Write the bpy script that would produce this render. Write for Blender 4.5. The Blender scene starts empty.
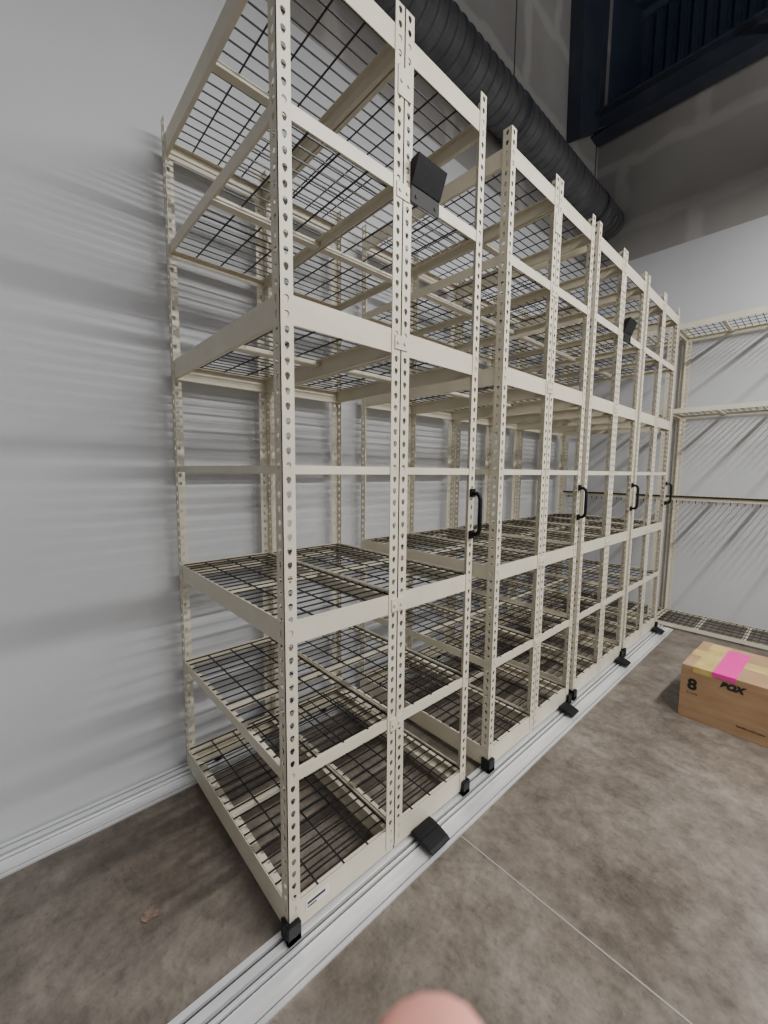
import bpy, bmesh, math, random
from mathutils import Matrix, Vector
random.seed(3)
col = bpy.context.scene.collection

# ---------------------------------------------------------------- materials
def new_mat(name, color=(0.5,0.5,0.5), rough=0.5, metal=0.0):
    m = bpy.data.materials.new(name); m.use_nodes = True
    b = m.node_tree.nodes['Principled BSDF']
    b.inputs['Base Color'].default_value = (*color, 1)
    b.inputs['Roughness'].default_value = rough
    b.inputs['Metallic'].default_value = metal
    return m, m.node_tree, b

def noise_mix(nt, scale, c1, c2, detail=6, lo=0.35, hi=0.65, coord='Object', rough=0.55, stretch=None, loc=(0,0,0)):
    tc = nt.nodes.new('ShaderNodeTexCoord')
    mp = nt.nodes.new('ShaderNodeMapping')
    if stretch: mp.inputs['Scale'].default_value = stretch
    mp.inputs['Location'].default_value = loc
    nt.links.new(tc.outputs[coord], mp.inputs['Vector'])
    n = nt.nodes.new('ShaderNodeTexNoise')
    n.inputs['Scale'].default_value = scale; n.inputs['Detail'].default_value = detail
    n.inputs['Roughness'].default_value = rough
    nt.links.new(mp.outputs['Vector'], n.inputs['Vector'])
    r = nt.nodes.new('ShaderNodeValToRGB')
    r.color_ramp.elements[0].position = lo; r.color_ramp.elements[1].position = hi
    r.color_ramp.elements[0].color = (*c1, 1); r.color_ramp.elements[1].color = (*c2, 1)
    nt.links.new(n.outputs['Fac'], r.inputs['Fac'])
    return n, r, mp

def mixrgb(nt, a, b, fac=None, blend='MIX', facv=0.5):
    m = nt.nodes.new('ShaderNodeMix'); m.data_type = 'RGBA'; m.blend_type = blend
    m.inputs[0].default_value = facv
    nt.links.new(a, m.inputs[6]); nt.links.new(b, m.inputs[7])
    if fac is not None: nt.links.new(fac, m.inputs[0])
    return m.outputs[2]

def bump(nt, bsdf, height, strength=0.1, dist=0.01):
    b = nt.nodes.new('ShaderNodeBump'); b.inputs['Strength'].default_value = strength
    b.inputs['Distance'].default_value = dist
    nt.links.new(height, b.inputs['Height']); nt.links.new(b.outputs['Normal'], bsdf.inputs['Normal'])

M_CREAM, nt, b = new_mat('cream_powder_coat', (0.66,0.63,0.54), 0.42)
n, r, _ = noise_mix(nt, 9, (0.64,0.59,0.465), (0.70,0.65,0.52))
nt.links.new(r.outputs['Color'], b.inputs['Base Color'])
M_WIRE, nt, b = new_mat('dark_wire', (0.02,0.02,0.022), 0.45, 0.2)
n, r, _ = noise_mix(nt, 30, (0.014,0.014,0.016), (0.026,0.026,0.028)); nt.links.new(r.outputs['Color'], b.inputs['Base Color'])
M_BLACK, nt, b = new_mat('black_plastic', (0.008,0.008,0.009), 0.55)
n, r, _ = noise_mix(nt, 60, (0.004,0.004,0.005), (0.008,0.008,0.009)); nt.links.new(r.outputs['Color'], b.inputs['Base Color'])
b.inputs['Specular IOR Level'].default_value=0.25
M_GROOVE, nt, b = new_mat('groove_painted_shade', (0.03,0.03,0.03), 0.8)  # near-black colour painting the shade into the track grooves
M_ALU, nt, b = new_mat('aluminium_rail', (0.75,0.76,0.78), 0.36, 0.5)
n, r, _ = noise_mix(nt, 6, (0.78,0.79,0.81), (0.94,0.95,0.97), stretch=(8,0.6,8)); nt.links.new(r.outputs['Color'], b.inputs['Base Color'])
M_LABEL, nt, b = new_mat('white_label', (0.75,0.75,0.73), 0.5)

def wall_material(name, split_z, paint1, paint2, raw1, raw2, axis):
    m, nt, b = new_mat(name, paint1, 0.75)
    n, r, _ = noise_mix(nt, 1.3, paint1, paint2, detail=4)
    n2, r2, _ = noise_mix(nt, 1.1, raw1, raw2, detail=5, lo=0.3, hi=0.7)
    geo = nt.nodes.new('ShaderNodeNewGeometry')
    sep = nt.nodes.new('ShaderNodeSeparateXYZ'); nt.links.new(geo.outputs['Position'], sep.inputs[0])
    cmb = nt.nodes.new('ShaderNodeCombineXYZ')
    nt.links.new(sep.outputs['Y' if axis == 'Y' else 'X'], cmb.inputs[0])
    nt.links.new(sep.outputs['Z'], cmb.inputs[1])
    br = nt.nodes.new('ShaderNodeTexBrick')
    br.inputs['Scale'].default_value = 1.0
    br.inputs['Brick Width'].default_value = 1.22 if axis == 'X' else 0.9
    br.inputs['Row Height'].default_value = 0.62
    br.inputs['Mortar Size'].default_value = 0.075
    br.inputs['Mortar Smooth'].default_value = 0.7
    br.inputs['Color1'].default_value = (0,0,0,1); br.inputs['Color2'].default_value = (0.12,0.12,0.12,1)
    br.inputs['Mortar'].default_value = (1,1,1,1)
    nz = nt.nodes.new('ShaderNodeTexNoise'); nz.inputs['Scale'].default_value = 3.5
    sc = nt.nodes.new('ShaderNodeVectorMath'); sc.operation = 'SCALE'; sc.inputs['Scale'].default_value = 0.16
    nt.links.new(nz.outputs['Color'], sc.inputs[0])
    nt.links.new(geo.outputs['Position'], nz.inputs['Vector'])
    ad = nt.nodes.new('ShaderNodeVectorMath'); ad.operation = 'ADD'
    nt.links.new(cmb.outputs[0], ad.inputs[0]); nt.links.new(sc.outputs[0], ad.inputs[1])
    nt.links.new(ad.outputs[0], br.inputs['Vector'])
    mud = nt.nodes.new('ShaderNodeRGB'); mud.outputs[0].default_value = (0.50,0.49,0.47,1)
    fac = nt.nodes.new('ShaderNodeMath'); fac.operation = 'MULTIPLY'; fac.inputs[1].default_value = 0.5
    nt.links.new(br.outputs['Color'], fac.inputs[0])
    rawc = mixrgb(nt, r2.outputs['Color'], mud.outputs[0], fac.outputs[0])
    gt = nt.nodes.new('ShaderNodeMath'); gt.operation = 'GREATER_THAN'; gt.inputs[1].default_value = split_z
    nt.links.new(sep.outputs['Z'], gt.inputs[0])
    out = mixrgb(nt, r.outputs['Color'], rawc, gt.outputs[0])
    nt.links.new(out, b.inputs['Base Color'])
    n3 = nt.nodes.new('ShaderNodeTexNoise'); n3.inputs['Scale'].default_value = 140
    nt.links.new(geo.outputs['Position'], n3.inputs['Vector'])
    bump(nt, b, n3.outputs['Fac'], 0.12, 0.002)
    return m
M_WALL_L = wall_material('painted_drywall_side', 3.33, (0.56,0.57,0.595), (0.60,0.61,0.63), (0.25,0.24,0.23), (0.35,0.34,0.325), 'Y')
M_WALL_F = wall_material('painted_drywall_end', 3.33, (0.56,0.57,0.595), (0.60,0.61,0.63), (0.25,0.24,0.23), (0.35,0.34,0.325), 'X')
M_WALL_O = wall_material('painted_drywall_rear', 3.33, (0.42,0.425,0.44), (0.46,0.465,0.48), (0.20,0.19,0.18), (0.27,0.26,0.25), 'X')

M_FLOOR, nt, b = new_mat('sealed_concrete', (0.2,0.18,0.165), 0.4)
n, r, mp = noise_mix(nt, 1.9, (0.105,0.088,0.073), (0.250,0.224,0.198), detail=11, lo=0.35, hi=0.66, rough=0.68)
n2, r2, _ = noise_mix(nt, 13, (0.50,0.485,0.47), (1.20,1.18,1.15), detail=10, lo=0.35, hi=0.63, rough=0.78)
c = mixrgb(nt, r.outputs['Color'], r2.outputs['Color'], blend='MULTIPLY', facv=0.85)
n4, r4, _ = noise_mix(nt, 50, (1,1,1), (0.66,0.60,0.55), detail=6, lo=0.55, hi=0.68, rough=0.6)
c = mixrgb(nt, c, r4.outputs['Color'], blend='MULTIPLY', facv=0.6)
# broad brownish stains
n5, r5, _ = noise_mix(nt, 0.9, (1.08,1.07,1.06), (0.68,0.60,0.52), detail=7, lo=0.50, hi=0.72, rough=0.6, loc=(3.1,1.7,0))
c = mixrgb(nt, c, r5.outputs['Color'], blend='MULTIPLY', facv=0.75)
nt.links.new(c, b.inputs['Base Color'])
rr = nt.nodes.new('ShaderNodeMapRange'); rr.inputs[3].default_value = 0.26; rr.inputs[4].default_value = 0.52
nt.links.new(n2.outputs['Fac'], rr.inputs[0]); nt.links.new(rr.outputs[0], b.inputs['Roughness'])
bump(nt, b, n2.outputs['Fac'], 0.12, 0.003)

M_JOINT, nt, b = new_mat('joint_sealant', (0.30,0.28,0.26), 0.6)
M_STAIN, nt, b = new_mat('rust_flake', (0.23,0.13,0.09), 0.7)
n, r, _ = noise_mix(nt, 60, (0.13,0.08,0.06), (0.26,0.19,0.15)); nt.links.new(r.outputs['Color'], b.inputs['Base Color'])
M_DECKROOF, nt, b = new_mat('dark_metal_deck', (0.03,0.038,0.06), 0.55, 0.2)
n, r, _ = noise_mix(nt, 2, (0.05,0.066,0.115), (0.075,0.095,0.15)); nt.links.new(r.outputs['Color'], b.inputs['Base Color'])
M_BEAMDK, nt, b = new_mat('dark_primer_steel', (0.04,0.05,0.07), 0.6, 0.1)
n, r, _ = noise_mix(nt, 3, (0.036,0.045,0.070), (0.055,0.065,0.092)); nt.links.new(r.outputs['Color'], b.inputs['Base Color'])
M_DUCT, nt, b = new_mat('duct_jacket', (0.05,0.052,0.055), 0.5, 0.1)
n, r, _ = noise_mix(nt, 8, (0.085,0.088,0.096), (0.14,0.144,0.155)); nt.links.new(r.outputs['Color'], b.inputs['Base Color'])
M_CARD, nt, b = new_mat('cardboard', (0.42,0.27,0.13), 0.8)
n, r, _ = noise_mix(nt, 5, (0.33,0.20,0.105), (0.41,0.26,0.145), stretch=(1,1,6)); nt.links.new(r.outputs['Color'], b.inputs['Base Color'])
M_TAPE, nt, b = new_mat('packing_tape', (0.50,0.36,0.10), 0.25)
n, r, _ = noise_mix(nt, 12, (0.50,0.36,0.10), (0.62,0.48,0.19)); nt.links.new(r.outputs['Color'], b.inputs['Base Color'])
M_PINK, nt, b = new_mat('pink_sticker', (0.80,0.03,0.33), 0.45)
M_INK, nt, b = new_mat('black_ink', (0.015,0.013,0.012), 0.6)
M_SKIN, nt, b = new_mat('skin', (0.72,0.36,0.29), 0.45)
n, r, _ = noise_mix(nt, 40, (0.72,0.29,0.24), (0.82,0.39,0.33)); nt.links.new(r.outputs['Color'], b.inputs['Base Color'])
b.inputs['Subsurface Weight'].default_value = 0.15; b.inputs['Subsurface Radius'].default_value = (0.01,0.004,0.002)
M_LED, nt, b = new_mat('led_diffuser', (0.9,0.9,0.9), 0.5)
b.inputs['Emission Color'].default_value = (1,0.98,0.95,1); b.inputs['Emission Strength'].default_value = 6
M_WHITEMETAL, nt, b = new_mat('white_enamel', (0.7,0.7,0.7), 0.4)

# ---------------------------------------------------------------- geometry helpers
class Geo:
    def __init__(s): s.v=[]; s.f=[]; s.m=[]
    def box(s, x0,x1,y0,y1,z0,z1, mi=0):
        k=len(s.v)
        s.v += [(x0,y0,z0),(x1,y0,z0),(x1,y1,z0),(x0,y1,z0),(x0,y0,z1),(x1,y0,z1),(x1,y1,z1),(x0,y1,z1)]
        for q in ((0,3,2,1),(4,5,6,7),(0,1,5,4),(1,2,6,5),(2,3,7,6),(3,0,4,7)):
            s.f.append(tuple(k+i for i in q)); s.m.append(mi)
    def cyl(s, c, axis, r, L, n=16, mi=0):
        k=len(s.v); ax='XYZ'.index(axis)
        for e in (-L/2, L/2):
            for i in range(n):
                t=2*math.pi*i/n; p=[0,0,0]; p[ax]=e; p[(ax+1)%3]=r*math.cos(t); p[(ax+2)%3]=r*math.sin(t)
                s.v.append((c[0]+p[0],c[1]+p[1],c[2]+p[2]))
        for i in range(n):
            j=(i+1)%n; s.f.append((k+i,k+j,k+n+j,k+n+i)); s.m.append(mi)
        s.f.append(tuple(k+i for i in reversed(range(n)))); s.m.append(mi)
        s.f.append(tuple(k+n+i for i in range(n))); s.m.append(mi)
    def prism(s, poly, y0, y1, mi=0, plane='XZ'):
        k=len(s.v); n=len(poly)
        for yy in (y0,y1):
            for a,c in poly:
                s.v.append((a,yy,c) if plane=='XZ' else (yy,a,c))
        for i in range(n):
            j=(i+1)%n; s.f.append((k+i,k+j,k+n+j,k+n+i)); s.m.append(mi)
        s.f.append(tuple(k+i for i in reversed(range(n)))); s.m.append(mi)
        s.f.append(tuple(k+n+i for i in range(n))); s.m.append(mi)
    def mesh(s, name, mats):
        me=bpy.data.meshes.new(name); me.from_pydata(s.v,[],s.f)
        for m in mats: me.materials.append(m)
        me.polygons.foreach_set('material_index', s.m)
        bm=bmesh.new(); bm.from_mesh(me); bmesh.ops.recalc_face_normals(bm, faces=bm.faces); bm.to_mesh(me); bm.free()
        me.update(); return me

def add(name, me, parent=None, loc=(0,0,0)):
    o=bpy.data.objects.new(name, me); col.objects.link(o); o.location=loc
    if parent: o.parent=parent
    return o
def empty(name, loc=(0,0,0)):
    e=bpy.data.objects.new(name, None); e.empty_display_size=0.1; col.objects.link(e); e.location=loc; return e
def bevel(o, w=0.003, seg=2):
    md=o.modifiers.new('bevel','BEVEL'); md.width=w; md.segments=seg; md.limit_method='ANGLE'; return o

# ---------------------------------------------------------------- slotted posts
PITCH=0.0355; FW=0.036; TH=0.002
KEY=[(0,.0072),(.0052,.0052),(.0072,0),(.0040,-.0085),(0,-.0125),(-.0040,-.0085),(-.0072,0),(-.0052,.0052)]
def slotted_strip(z0, z1, w=FW):
    V=[];F=[]; n=int((z1-z0)/PITCH); p=(z1-z0)/n
    for i in range(n):
        zb=z0+i*p; zt=zb+p; zc=(zb+zt)/2+.003; ac=w/2
        outer=[(ac,zt),(w,zt),(w,zc),(w,zb),(ac,zb),(0,zb),(0,zc),(0,zt)]
        inner=[(ac+x,zc+z) for x,z in KEY]
        k=len(V); V+=outer+inner
        for j in range(8):
            q=(j+1)%8; F.append((k+j,k+q,k+8+q,k+8+j))
    return V,F
def post_bm(bm, x, y, dx, dy, z0, z1):
    V,F=slotted_strip(z0,z1)
    for flange in (0,1):
        vs=[]
        for a,z in V:
            vs.append(bm.verts.new((x+dx*a, y, z) if flange==0 else (x, y+dy*a, z)))
        fs=[bm.faces.new([vs[i] for i in f]) for f in F]
        bmesh.ops.remove_doubles(bm, verts=vs, dist=1e-5)
        fs=[f for f in fs if f.is_valid]
        r=bmesh.ops.extrude_face_region(bm, geom=fs)
        off=Vector((0,dy*TH,0)) if flange==0 else Vector((dx*TH,0,0))
        bmesh.ops.translate(bm, vec=off, verts=[e for e in r['geom'] if isinstance(e,bmesh.types.BMVert)])
def posts_mesh(name, specs, z0, z1):
    bm=bmesh.new()
    for s in specs: post_bm(bm,*s,z0,z1)
    bmesh.ops.recalc_face_normals(bm, faces=bm.faces)
    me=bpy.data.meshes.new(name); bm.to_mesh(me); bm.free(); me.materials.append(M_CREAM); return me

W=0.87; LC=0.795; ZT=2.575
LEV=[(0.112,0.082,1),(0.505,0.034,1),(0.915,0.062,1),(1.312,0.022,0),(1.715,0.068,1),(2.135,0.036,1),(2.515,0.064,1)]

def beams(g, x0, x1, y0, y1, zt, h, lip=True):
    t=.003; e=.0025
    xi0,xi1,yi0,yi1=x0+e,x1-e,y0+e,y1-e
    g.box(xi0,xi1,yi0,yi0+t,zt-h,zt); g.box(xi0,xi1,yi1-t,yi1,zt-h,zt)
    g.box(xi0,xi0+t,yi0+t,yi1-t,zt-h,zt); g.box(xi1-t,xi1,yi0+t,yi1-t,zt-h,zt)
    if lip:
        zl=zt-.014; L=.022
        g.box(xi0+t,xi1-t,yi0+t,yi0+L,zl,zl+.002); g.box(xi0+t,xi1-t,yi1-L,yi1-t,zl,zl+.002)
        g.box(xi0+t,xi0+L,yi0+L,yi1-L,zl,zl+.002); g.box(xi1-L,xi1-t,yi0+L,yi1-L,zl,zl+.002)
        if h>.05:
            zl=zt-h; L=.014
            g.box(xi0+t,xi1-t,yi0+t,yi0+L,zl,zl+.002); g.box(xi0+t,xi1-t,yi1-L,yi1-t,zl,zl+.002)
def wire_deck(g, x0,x1,y0,y1,zt, along='Y', w=.0038):
    a=w/2; z=zt-.008
    x0+=.008;x1-=.008;y0+=.008;y1-=.008
    nx=int(round((x1-x0)/.043)); ny=max(3,int(round((y1-y0)/.085)))
    for i in range(nx+1):
        x=x0+(x1-x0)*i/nx; g.box(x-a,x+a,y0,y1,z,z+w)
    for i in range(ny+1):
        y=y0+(y1-y0)*i/ny; g.box(x0,x1,y-a,y+a,z-w,z)

H2=LC/2
specs=[]
for yb,ye in ((0,H2-.0005),(H2+.0005,LC)):
    for x,dx in ((0,-1),(-W,1)):
        specs += [(x,yb,dx,1),(x,ye,dx,-1)]
ME_POSTS=posts_mesh('slotted_posts', specs, 0.045, ZT)
g=Geo()
for zt,h,dk in LEV:
    for yb,ye in ((0,H2-.0005),(H2+.0005,LC)):
        beams(g,-W,0,yb,ye,zt,h,lip=bool(dk))
        if dk: g.box(-W/2-.016,-W/2+.016,yb+.006,ye-.006,zt-.03,zt-.0135)
g.box(-W+.004,-.004,.006,.046,.040,.07); g.box(-W+.004,-.004,LC-.046,LC-.006,.040,.07)
g.box(-.05,-.006,.046,LC-.046,.040,.07); g.box(-W+.006,-W+.05,.046,LC-.046,.040,.07)
for z in (2.42,1.70,.90,.50,2.12):
    hh=.075 if z>2.3 else .04
    g.box(0.0002,.003,H2-.026,H2+.026,z-hh,z)
    for s in (-.014,.014): g.cyl((.0045,H2+s,z-hh/2),'X',.005,.004,10)
ME_BEAMS=g.mesh('frame_beams',[M_CREAM])
g=Geo()
for zt,h,dk in LEV:
    if dk:
        for yb,ye in ((0,H2),(H2,LC)): wire_deck(g,-W,0,yb,ye,zt)
ME_DECKS=g.mesh('wire_decks',[M_WIRE])
g=Geo()
for x in (-.028,-W+.028):
    for y in (.12,LC-.12):
        g.cyl((x,y,.036),'X',.020,.018,20)
ME_WHEELS=g.mesh('track_wheels',[M_BLACK])
g=Geo()
for y0,y1 in ((-.010,.030),(LC-.030,LC+.010)):
    g.box(.001,.016,y0,y1,.018,.072); g.box(-.028,.016,y0,y1,.018,.038)
    yy=(y0,y0+.009) if y0<0 else (y1-.009,y1)
    g.box(-.028,.001,yy[0],yy[1],.038,.072)
ME_BUMP=g.mesh('corner_bumpers',[M_BLACK])
def pedal_mesh(k):
    g=Geo()
    poly=[(.0,.046),(.02,.048),(.055,.042),(.088,.033),(.100,.026),(.096,.020),(.06,.024),(.02,.026),(.0,.026)]
    g.prism([(x*k,z) for x,z in poly],-.048*k,.048*k)
    for i in range(4): g.box((.040+.011*i)*k,(.045+.011*i)*k,-.042*k,.042*k,.0405-.0033*i,.0470-.0033*i)
    return g.mesh('foot_pedal',[M_BLACK])
ME_PEDAL=pedal_mesh(1.0); ME_PEDAL2=pedal_mesh(.8)
def handle_mesh():
    cu=bpy.data.curves.new('h','CURVE'); cu.dimensions='3D'; cu.bevel_depth=.0078; cu.bevel_resolution=4
    sp=cu.splines.new('POLY'); pts=[(0,-.078),(.024,-.076),(.034,-.068),(.038,-.055),(.038,.055),(.034,.068),(.024,.076),(0,.078)]
    sp.points.add(len(pts)-1)
    for p,(x,z) in zip(sp.points,pts): p.co=(x,0,z,1)
    o=bpy.data.objects.new('t',cu); col.objects.link(o)
    me=bpy.data.meshes.new_from_object(o.evaluated_get(bpy.context.evaluated_depsgraph_get()))
    bpy.data.objects.remove(o)
    bm=bmesh.new(); bm.from_mesh(me)
    for z in (-.078,.078):
        bmesh.ops.create_cube(bm,size=1,matrix=Matrix.Translation((.004,0,z))@Matrix.Diagonal((.008,.024,.030,1)))
    bm.to_mesh(me); bm.free(); me.materials.clear(); me.materials.append(M_BLACK); me.name='grab_handle'; return me
ME_HANDLE=handle_mesh()

def sign_holder_mesh(name,y0,y1):
    g=Geo()
    g.box(.0035,.0065,y0,y1,2.085,2.20)
    g.prism([(.0065,2.135),(.034,2.205),(.037,2.202),(.009,2.132)],y0,y1)
    for a,c in ((y0,y0+.003),(y1-.003,y1)): g.prism([(.0065,2.135),(.034,2.205),(.0065,2.20)],a,c)
    for yy in (y0+.02,y1-.02): g.cyl((.006,yy,2.105),'X',.005,.006,10)
    return g.mesh(name,[M_BLACK])
ME_SIGN=sign_holder_mesh('sign_holder',.425,.550)

YS=[0.0,0.955,1.80,2.63]
for i,y in enumerate(YS):
    e=empty('mobile_shelving_carriage',(0,y,0))
    add('posts',ME_POSTS,e); add('beams',ME_BEAMS,e); add('wire_decks',ME_DECKS,e)
    add('wheels',ME_WHEELS,e); bevel(add('corner_bumpers',ME_BUMP,e),.002)
    bevel(add('brake_pedal',ME_PEDAL if i==0 else ME_PEDAL2,e,(.003,LC*.66 if i==0 else LC-.09,0)),.003)
    add('grab_handle',ME_HANDLE,e,(.002,LC-.02,1.145))
    if i==0:
        g=Geo(); g.box(-.0022,-.0012,.055,.135,.065,.095); add('id_label',g.mesh('id_label',[M_LABEL]),e)
        g=Geo(); g.box(-.0011,-.0008,.060,.090,.070,.075,0); g.box(-.0011,-.0008,.060,.12,.080,.088,0)
        add('label_print',g.mesh('label_print',[M_INK]),e)
    if i in (0,2): add('sign_holder',ME_SIGN,e)

# ---------------------------------------------------------------- fixed wall shelving (end wall)
FY0=3.56; FY1=4.0; FX=[-.90,-.06,1.14,2.34]
FL=[(.045,.03),(1.112,.026),(1.83,.036),(2.50,.045)]
e=empty('stationary_shelving_unit')
specs=[]
for a,b_ in zip(FX[:-1],FX[1:]):
    for y,dy in ((FY0,1),(FY1,-1)):
        specs += [(a+.0005,y,1,dy),(b_-.0005,y,-1,dy)]
add('posts',posts_mesh('fixed_posts',specs,0.0,2.56),e)
g=Geo(); gw=Geo()
for a,b_ in zip(FX[:-1],FX[1:]):
    for zt,h in FL:
        beams(g,a,b_,FY0,FY1,zt,h); wire_deck(gw,a,b_,FY0,FY1,zt,along='Y')
        for k in range(1,4):
            x=a+(b_-a)*k/4; g.box(x-.012,x+.012,FY0+.006,FY1-.006,zt-.026,zt-.0135)
    n=int((b_-a-.04)/.043)
    for k in range(n+1):
        x=a+.02+k*.043
        for zt,L in ((1.112,.05),): gw.box(x-.0022,x+.0022,FY0+.007,FY0+.0115,zt-L,zt-.006)
    gw.cyl(((a+b_)/2,FY0-.006,1.118),'X',.007,b_-a-.004,12)
add('beams',g.mesh('fixed_beams',[M_CREAM]),e); add('wire_decks',gw.mesh('fixed_decks',[M_WIRE]),e)

# ---------------------------------------------------------------- tracks
def track(name, xa):
    e=empty(name,(xa,0,0))
    g=Geo()
    def b(x0,x1,z0,z1,mi=0): g.box(x0,x1,-3.2,3.54,z0,z1,mi)
    b(-.043,.102,0,.003)
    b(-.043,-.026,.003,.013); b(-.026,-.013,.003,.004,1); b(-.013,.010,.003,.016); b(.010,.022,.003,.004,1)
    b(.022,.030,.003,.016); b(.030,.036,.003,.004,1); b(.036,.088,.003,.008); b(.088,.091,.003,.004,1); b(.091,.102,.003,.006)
    add('extrusion',g.mesh(name+'_m',[M_ALU,M_GROOVE]),e)
track('floor_track',0.0)
track('floor_track',-.880)

# ---------------------------------------------------------------- room
XL=-.93; YF=4.03; XR=4.6; YB=-3.6; ZC=6.4; ZP=4.66
g=Geo(); g.box(XL-.15,XR+.15,YB-.15,YF+1.2,-.15,0); fl=add('floor',g.mesh('floor',[M_FLOOR]))
g=Geo(); g.box(.102,XR,.628,.633,.0002,.0010); g.box(2.9,2.906,YB,YF,.0002,.0010); add('trim_1',g.mesh('floor_joint',[M_JOINT]))
g=Geo(); g.box(XL-.15,XL,YB-.15,YF+.15,0,ZC); add('wall_left',g.mesh('wall_left',[M_WALL_L]))
g=Geo(); g.box(XL,XR,YF,YF+.15,0,ZP); add('wall_far',g.mesh('wall_far',[M_WALL_F]))
g=Geo(); g.box(XR,XR+.15,YB-.15,YF+1.2,0,ZC); add('wall_right',g.mesh('wall_right',[M_WALL_O]))
g=Geo(); g.box(XL,XR,YB-.15,YB,0,ZC); add('wall_back',g.mesh('wall_back',[M_WALL_O]))
g=Geo()
n=48; w=(XR-XL)/n
for i in range(n):
    x=XL+i*w
    g.box(x,x+w*.5,YF+1.04,YF+1.2,0,ZC); g.box(x+w*.5,x+w,YF+1.08,YF+1.2,0,ZC)
g.box(XL-.15,XL,YF+.15,YF+1.2,0,ZC)
add('wall_outer',g.mesh('wall_outer',[M_DECKROOF]))
g=Geo()
n=40; w=(YF+1.35-YB)/n
for i in range(n):
    y=YB-.15+i*w
    g.prism([(y,ZC),(y+w*.15,ZC-.05),(y+w*.5,ZC-.05),(y+w*.65,ZC),(y+w,ZC),(y+w,ZC+.05),(y,ZC+.05)],XL-.15,XR+.15,plane='YZ')
add('ceiling',g.mesh('ceiling',[M_DECKROOF]))
e=empty('steel_roof_frame')
g=Geo(); yb=YF-.12
g.box(XL,XR,yb-.08,yb+.08,ZP-.16,ZP-.145); g.box(XL,XR,yb-.08,yb+.08,ZP+.045,ZP+.06); g.box(XL,XR,yb-.005,yb+.005,ZP-.145,ZP+.045)
add('rafter',g.mesh('rafter',[M_BEAMDK]),e)
g=Geo(); g.prism([(3.33,4.20),(YF-.001,4.66),(YF-.001,ZC-.06),(3.26,ZC-.06)],XL+.001,XL+.03,plane='YZ')
g.prism([(3.33,4.20),(YF-.001,4.66),(YF-.001,4.675),(3.33,4.215)],XL+.03,XL+.12,plane='YZ')
g.prism([(3.33,4.20),(3.345,4.20),(3.275,ZC-.06),(3.26,ZC-.06)],XL+.03,XL+.12,plane='YZ')
add('haunch',g.mesh('haunch',[M_BEAMDK]),e)
g=Geo()
for x in (.6,2.4,4.0): g.box(x-.04,x+.04,YB,YF+1.0,ZC-.26,ZC-.06)
add('purlins',g.mesh('purlins',[M_BEAMDK]),e)
e=empty('ceiling_hanger_bracket')
g=Geo(); g.cyl((.40,YF-.4,4.40),'Z',.010,.36,10); g.box(.37,.43,YF-.46,YF-.1,4.56,4.59); g.box(.375,.425,YF-.43,YF-.37,4.18,4.24)
add('hanger',g.mesh('hanger',[M_BEAMDK]),e)
R=.132; V=[];F=[];n=36; y=-1.0; rings=0
while y<YF-.06:
    for dy,r in ((0,R),(.022,R),(.028,R+.006),(.040,R+.006),(.046,R)):
        for i in range(n):
            t=2*math.pi*i/n; V.append((r*math.cos(t),y+dy,r*math.sin(t)))
        rings+=1
    y+=.075
for k in range(rings-1):
    for i in range(n):
        j=(i+1)%n; F.append((k*n+i,k*n+j,(k+1)*n+j,(k+1)*n+i))
F.append(tuple(reversed(range(n)))); F.append(tuple((rings-1)*n+i for i in range(n)))
me=bpy.data.meshes.new('duct'); me.from_pydata(V,[],F); me.materials.append(M_DUCT)
e=empty('air_duct',(-.775,0,3.72))
add('duct_body',me,e)
g=Geo()
for yy in (.6,2.2,3.6):
    g.cyl((0,yy,1.39),'Z',.004,2.45,6)
    for i in range(24):
        t=math.pi*2*i/24; t2=math.pi*2*(i+1)/24; r=R+.008
        k=len(g.v)
        for tt in (t,t2):
            for rad_ in (r,r+.002):
                for y_ in (yy-.012,yy+.012): g.v.append((rad_*math.cos(tt),y_,rad_*math.sin(tt)))
        for q in ((0,1,5,4),(2,3,7,6),(0,2,6,4),(1,3,7,5)):
            g.f.append(tuple(k+i_ for i_ in q)); g.m.append(0)
add('hanger_straps',g.mesh('duct_hanger',[M_BEAMDK]),e)

# ---------------------------------------------------------------- cardboard box
e=empty('cardboard_box',(.435,2.12,0)); e.rotation_euler=(0,0,math.radians(-2))
bw,bd,bh=.50,.46,.285
g=Geo()
g.box(0,bw,0,.004,0,bh); g.box(0,bw,bd-.004,bd,0,bh); g.box(0,.004,.004,bd-.004,0,bh); g.box(bw-.004,bw,.004,bd-.004,0,bh); g.box(.004,bw-.004,.004,bd-.004,0,.004)
g.box(0,bw,0,bd/2-.0025,bh,bh+.004); g.box(0,bw,bd/2+.0025,bd,bh,bh+.004)
bevel(add('carton',g.mesh('carton',[M_CARD]),e),.002)
g=Geo(); g.box(-.001,bw+.001,bd/2-.05,bd/2+.05,bh+.004,bh+.0048); g.box(-.001,0,bd/2-.05,bd/2+.05,bh-.06,bh+.0048); g.box(bw,bw+.001,bd/2-.05,bd/2+.05,bh-.06,bh+.0048)
g.box(0.05,.14,.0,bd-.02,bh+.0048,bh+.0053); g.box(.05,.14,-.001,0,bh-.025,bh+.0053)
add('tape',g.mesh('tape',[M_TAPE]),e)
g=Geo(); g.box(.13,.225,.0,bd-.06,bh+.0053,bh+.0062); g.box(.13,.225,-.0022,0,bh-.018,bh+.0062); add('pink_sticker',g.mesh('pink',[M_PINK]),e)
def text(body,size,loc,parent,name,rot=(math.pi/2,0,0),bold=.0):
    cu=bpy.data.curves.new(name,'FONT'); cu.body=body; cu.size=size; cu.offset=bold; cu.extrude=.0003
    o=bpy.data.objects.new(name,cu); col.objects.link(o); cu.materials.append(M_INK); o.parent=parent; o.location=loc; o.rotation_euler=rot
    return cu
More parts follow.
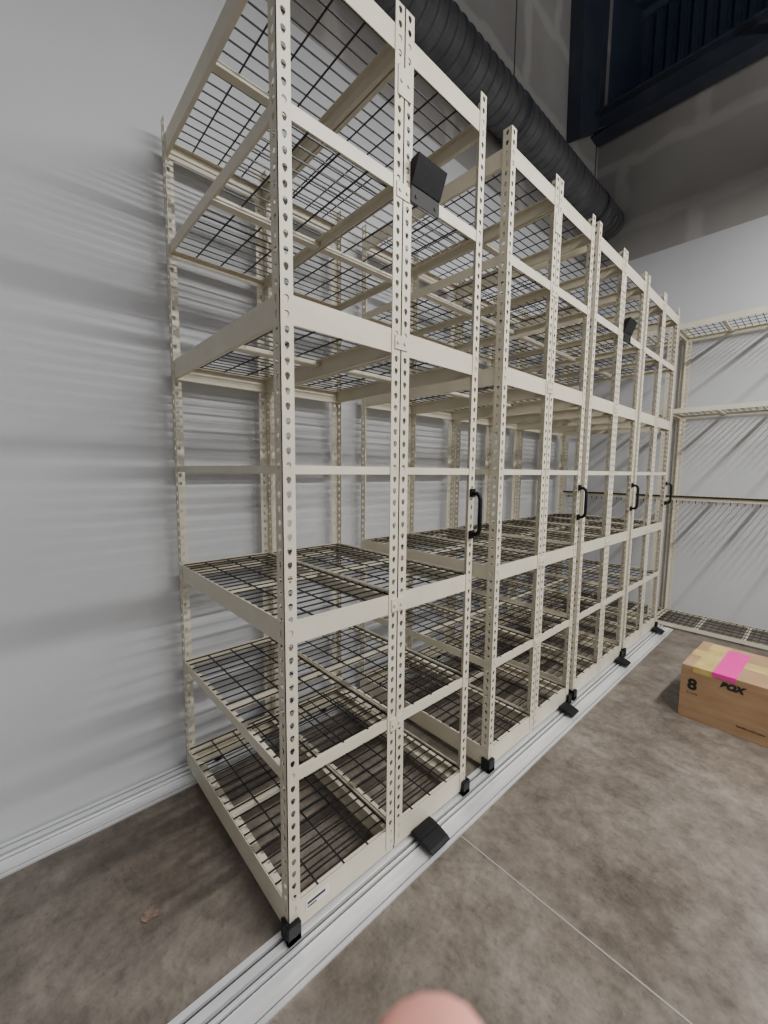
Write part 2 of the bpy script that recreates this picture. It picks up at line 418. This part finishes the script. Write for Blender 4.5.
text('8',.080,(.032,-.0012,.165),e,'marking_1',bold=.003)
text('BOX',.042,(.165,-.0012,.226),e,'marking_2',bold=.003).shear=.3
text('handle with care',.016,(.24,-.0012,.05),e,'marking_3')
text('2.1 cu ft',.014,(.03,-.0012,.14),e,'marking_4')

bm=bmesh.new()
pts=[(0,0),(.018,-.006),(.034,.004),(.030,.022),(.038,.036),(.020,.040),(.008,.030),(-.006,.034),(-.004,.014)]
vs=[bm.verts.new((x,y,.0)) for x,y in pts]; f_=bm.faces.new(vs)
r_=bmesh.ops.extrude_face_region(bm,geom=[f_]); bmesh.ops.translate(bm,vec=(0,0,.003),verts=[v for v in r_['geom'] if isinstance(v,bmesh.types.BMVert)])
bmesh.ops.recalc_face_normals(bm,faces=bm.faces)
me=bpy.data.meshes.new('flake'); bm.to_mesh(me); bm.free(); me.materials.append(M_STAIN)
add('debris_flake',me,loc=(-.36,-.28,0.0005))

# ---------------------------------------------------------------- light fixtures
def fixture(x,y,z,L,power,up=.22):
    e=empty('strip_light',(x,y,z))
    g=Geo(); g.prism([(-.09,0),(.09,0),(.06,.05),(-.06,.05)],-L/2,L/2)
    g.cyl((0,-L*.4,(ZC-z)/2+.02),'Z',.004,ZC-z-.06,6); g.cyl((0,L*.4,(ZC-z)/2+.02),'Z',.004,ZC-z-.06,6)
    add('housing',g.mesh('housing',[M_WHITEMETAL]),e)
    g=Geo(); g.box(-.06,.06,-L/2+.02,L/2-.02,-.008,-.0005); add('diffuser',g.mesh('diffuser',[M_LED]),e)
    for nm,p_,zz,rx in (('lamp',power,-.012,0),('added_uplight',power*up,.06,math.pi)):  # the upward lamp is an added fill to brighten the upper walls
        ld=bpy.data.lights.new(nm,'AREA'); ld.shape='RECTANGLE'; ld.size=.12; ld.size_y=L; ld.energy=p_; ld.color=(1,.985,.96)
        lo=bpy.data.objects.new(nm,ld); col.objects.link(lo); lo.parent=e; lo.location=(0,0,zz); lo.rotation_euler=(rx,0,0)
fixture(1.9,1.75,3.65,3.4,198,.24)
fixture(3.4,.2,3.65,3.4,80,.24)

# ---------------------------------------------------------------- camera
f=408.15; a=.8297; p=.0999; rr_=.0101
cam=bpy.data.cameras.new('camera'); co=bpy.data.objects.new('camera',cam); col.objects.link(co)
cam.sensor_fit='VERTICAL'; cam.sensor_height=36; cam.lens=f/1024*36; cam.clip_start=.01
MC=Matrix.Translation((.9001,-.4879,1.3))@Matrix.Rotation(a,4,'Z')@Matrix.Rotation(math.pi/2-p,4,'X')@Matrix.Rotation(rr_,4,'Z')
co.matrix_world=MC
cam.dof.use_dof=True; cam.dof.focus_distance=2.2; cam.dof.aperture_fstop=8
bpy.context.scene.camera=co

# ---------------------------------------------------------------- photographer's hand
verts=[];rad=[];edges=[]
def chain(start,pts):
    prev=start
    for pnt,r in pts:
        verts.append(pnt); rad.append(r); i=len(verts)-1
        if prev is not None: edges.append((prev,i))
        prev=i
    return prev
wr=chain(None,[((.062,-.262,.002),.026)])
chain(wr,[((.075,-.36,.06),.032),((.090,-.47,.13),.040)])
chain(wr,[((.040,-.210,-.022),.014),((.028,-.168,-.042),.0125),((.0165,-.128,-.053),.0122),((.0100,-.100,-.058),.0122),((.0070,-.0855,-.060),.0130),((.0050,-.0782,-.060),.0098)])
chain(wr,[((.053,-.212,-.024),.014),((.052,-.172,-.040),.0112),((.050,-.163,-.082),.0095),((.048,-.186,-.096),.0088),((.047,-.203,-.084),.0078)])
chain(wr,[((.067,-.214,-.024),.014),((.071,-.178,-.038),.0108),((.069,-.172,-.076),.0092),((.067,-.194,-.088),.0084),((.065,-.208,-.076),.0074)])
chain(wr,[((.080,-.218,-.020),.013),((.089,-.188,-.034),.0098),((.088,-.184,-.064),.0082),((.085,-.203,-.073),.0074),((.083,-.214,-.063),.0066)])
chain(wr,[((.036,-.235,-.020),.016),((.014,-.208,-.040),.0125),((.000,-.186,-.058),.0108),((-.006,-.164,-.072),.0092)])
me=bpy.data.meshes.new('hand'); me.from_pydata(verts,edges,[]); me.materials.append(M_SKIN)
ho=add('hand',me); ho.matrix_world=MC.copy()
sk=ho.modifiers.new('skin','SKIN'); sk.use_smooth_shade=True
for i,r in enumerate(rad):
    me.skin_vertices[0].data[i].radius=(r,r)
me.skin_vertices[0].data[0].use_root=True
ss=ho.modifiers.new('sub','SUBSURF'); ss.levels=2; ss.render_levels=2
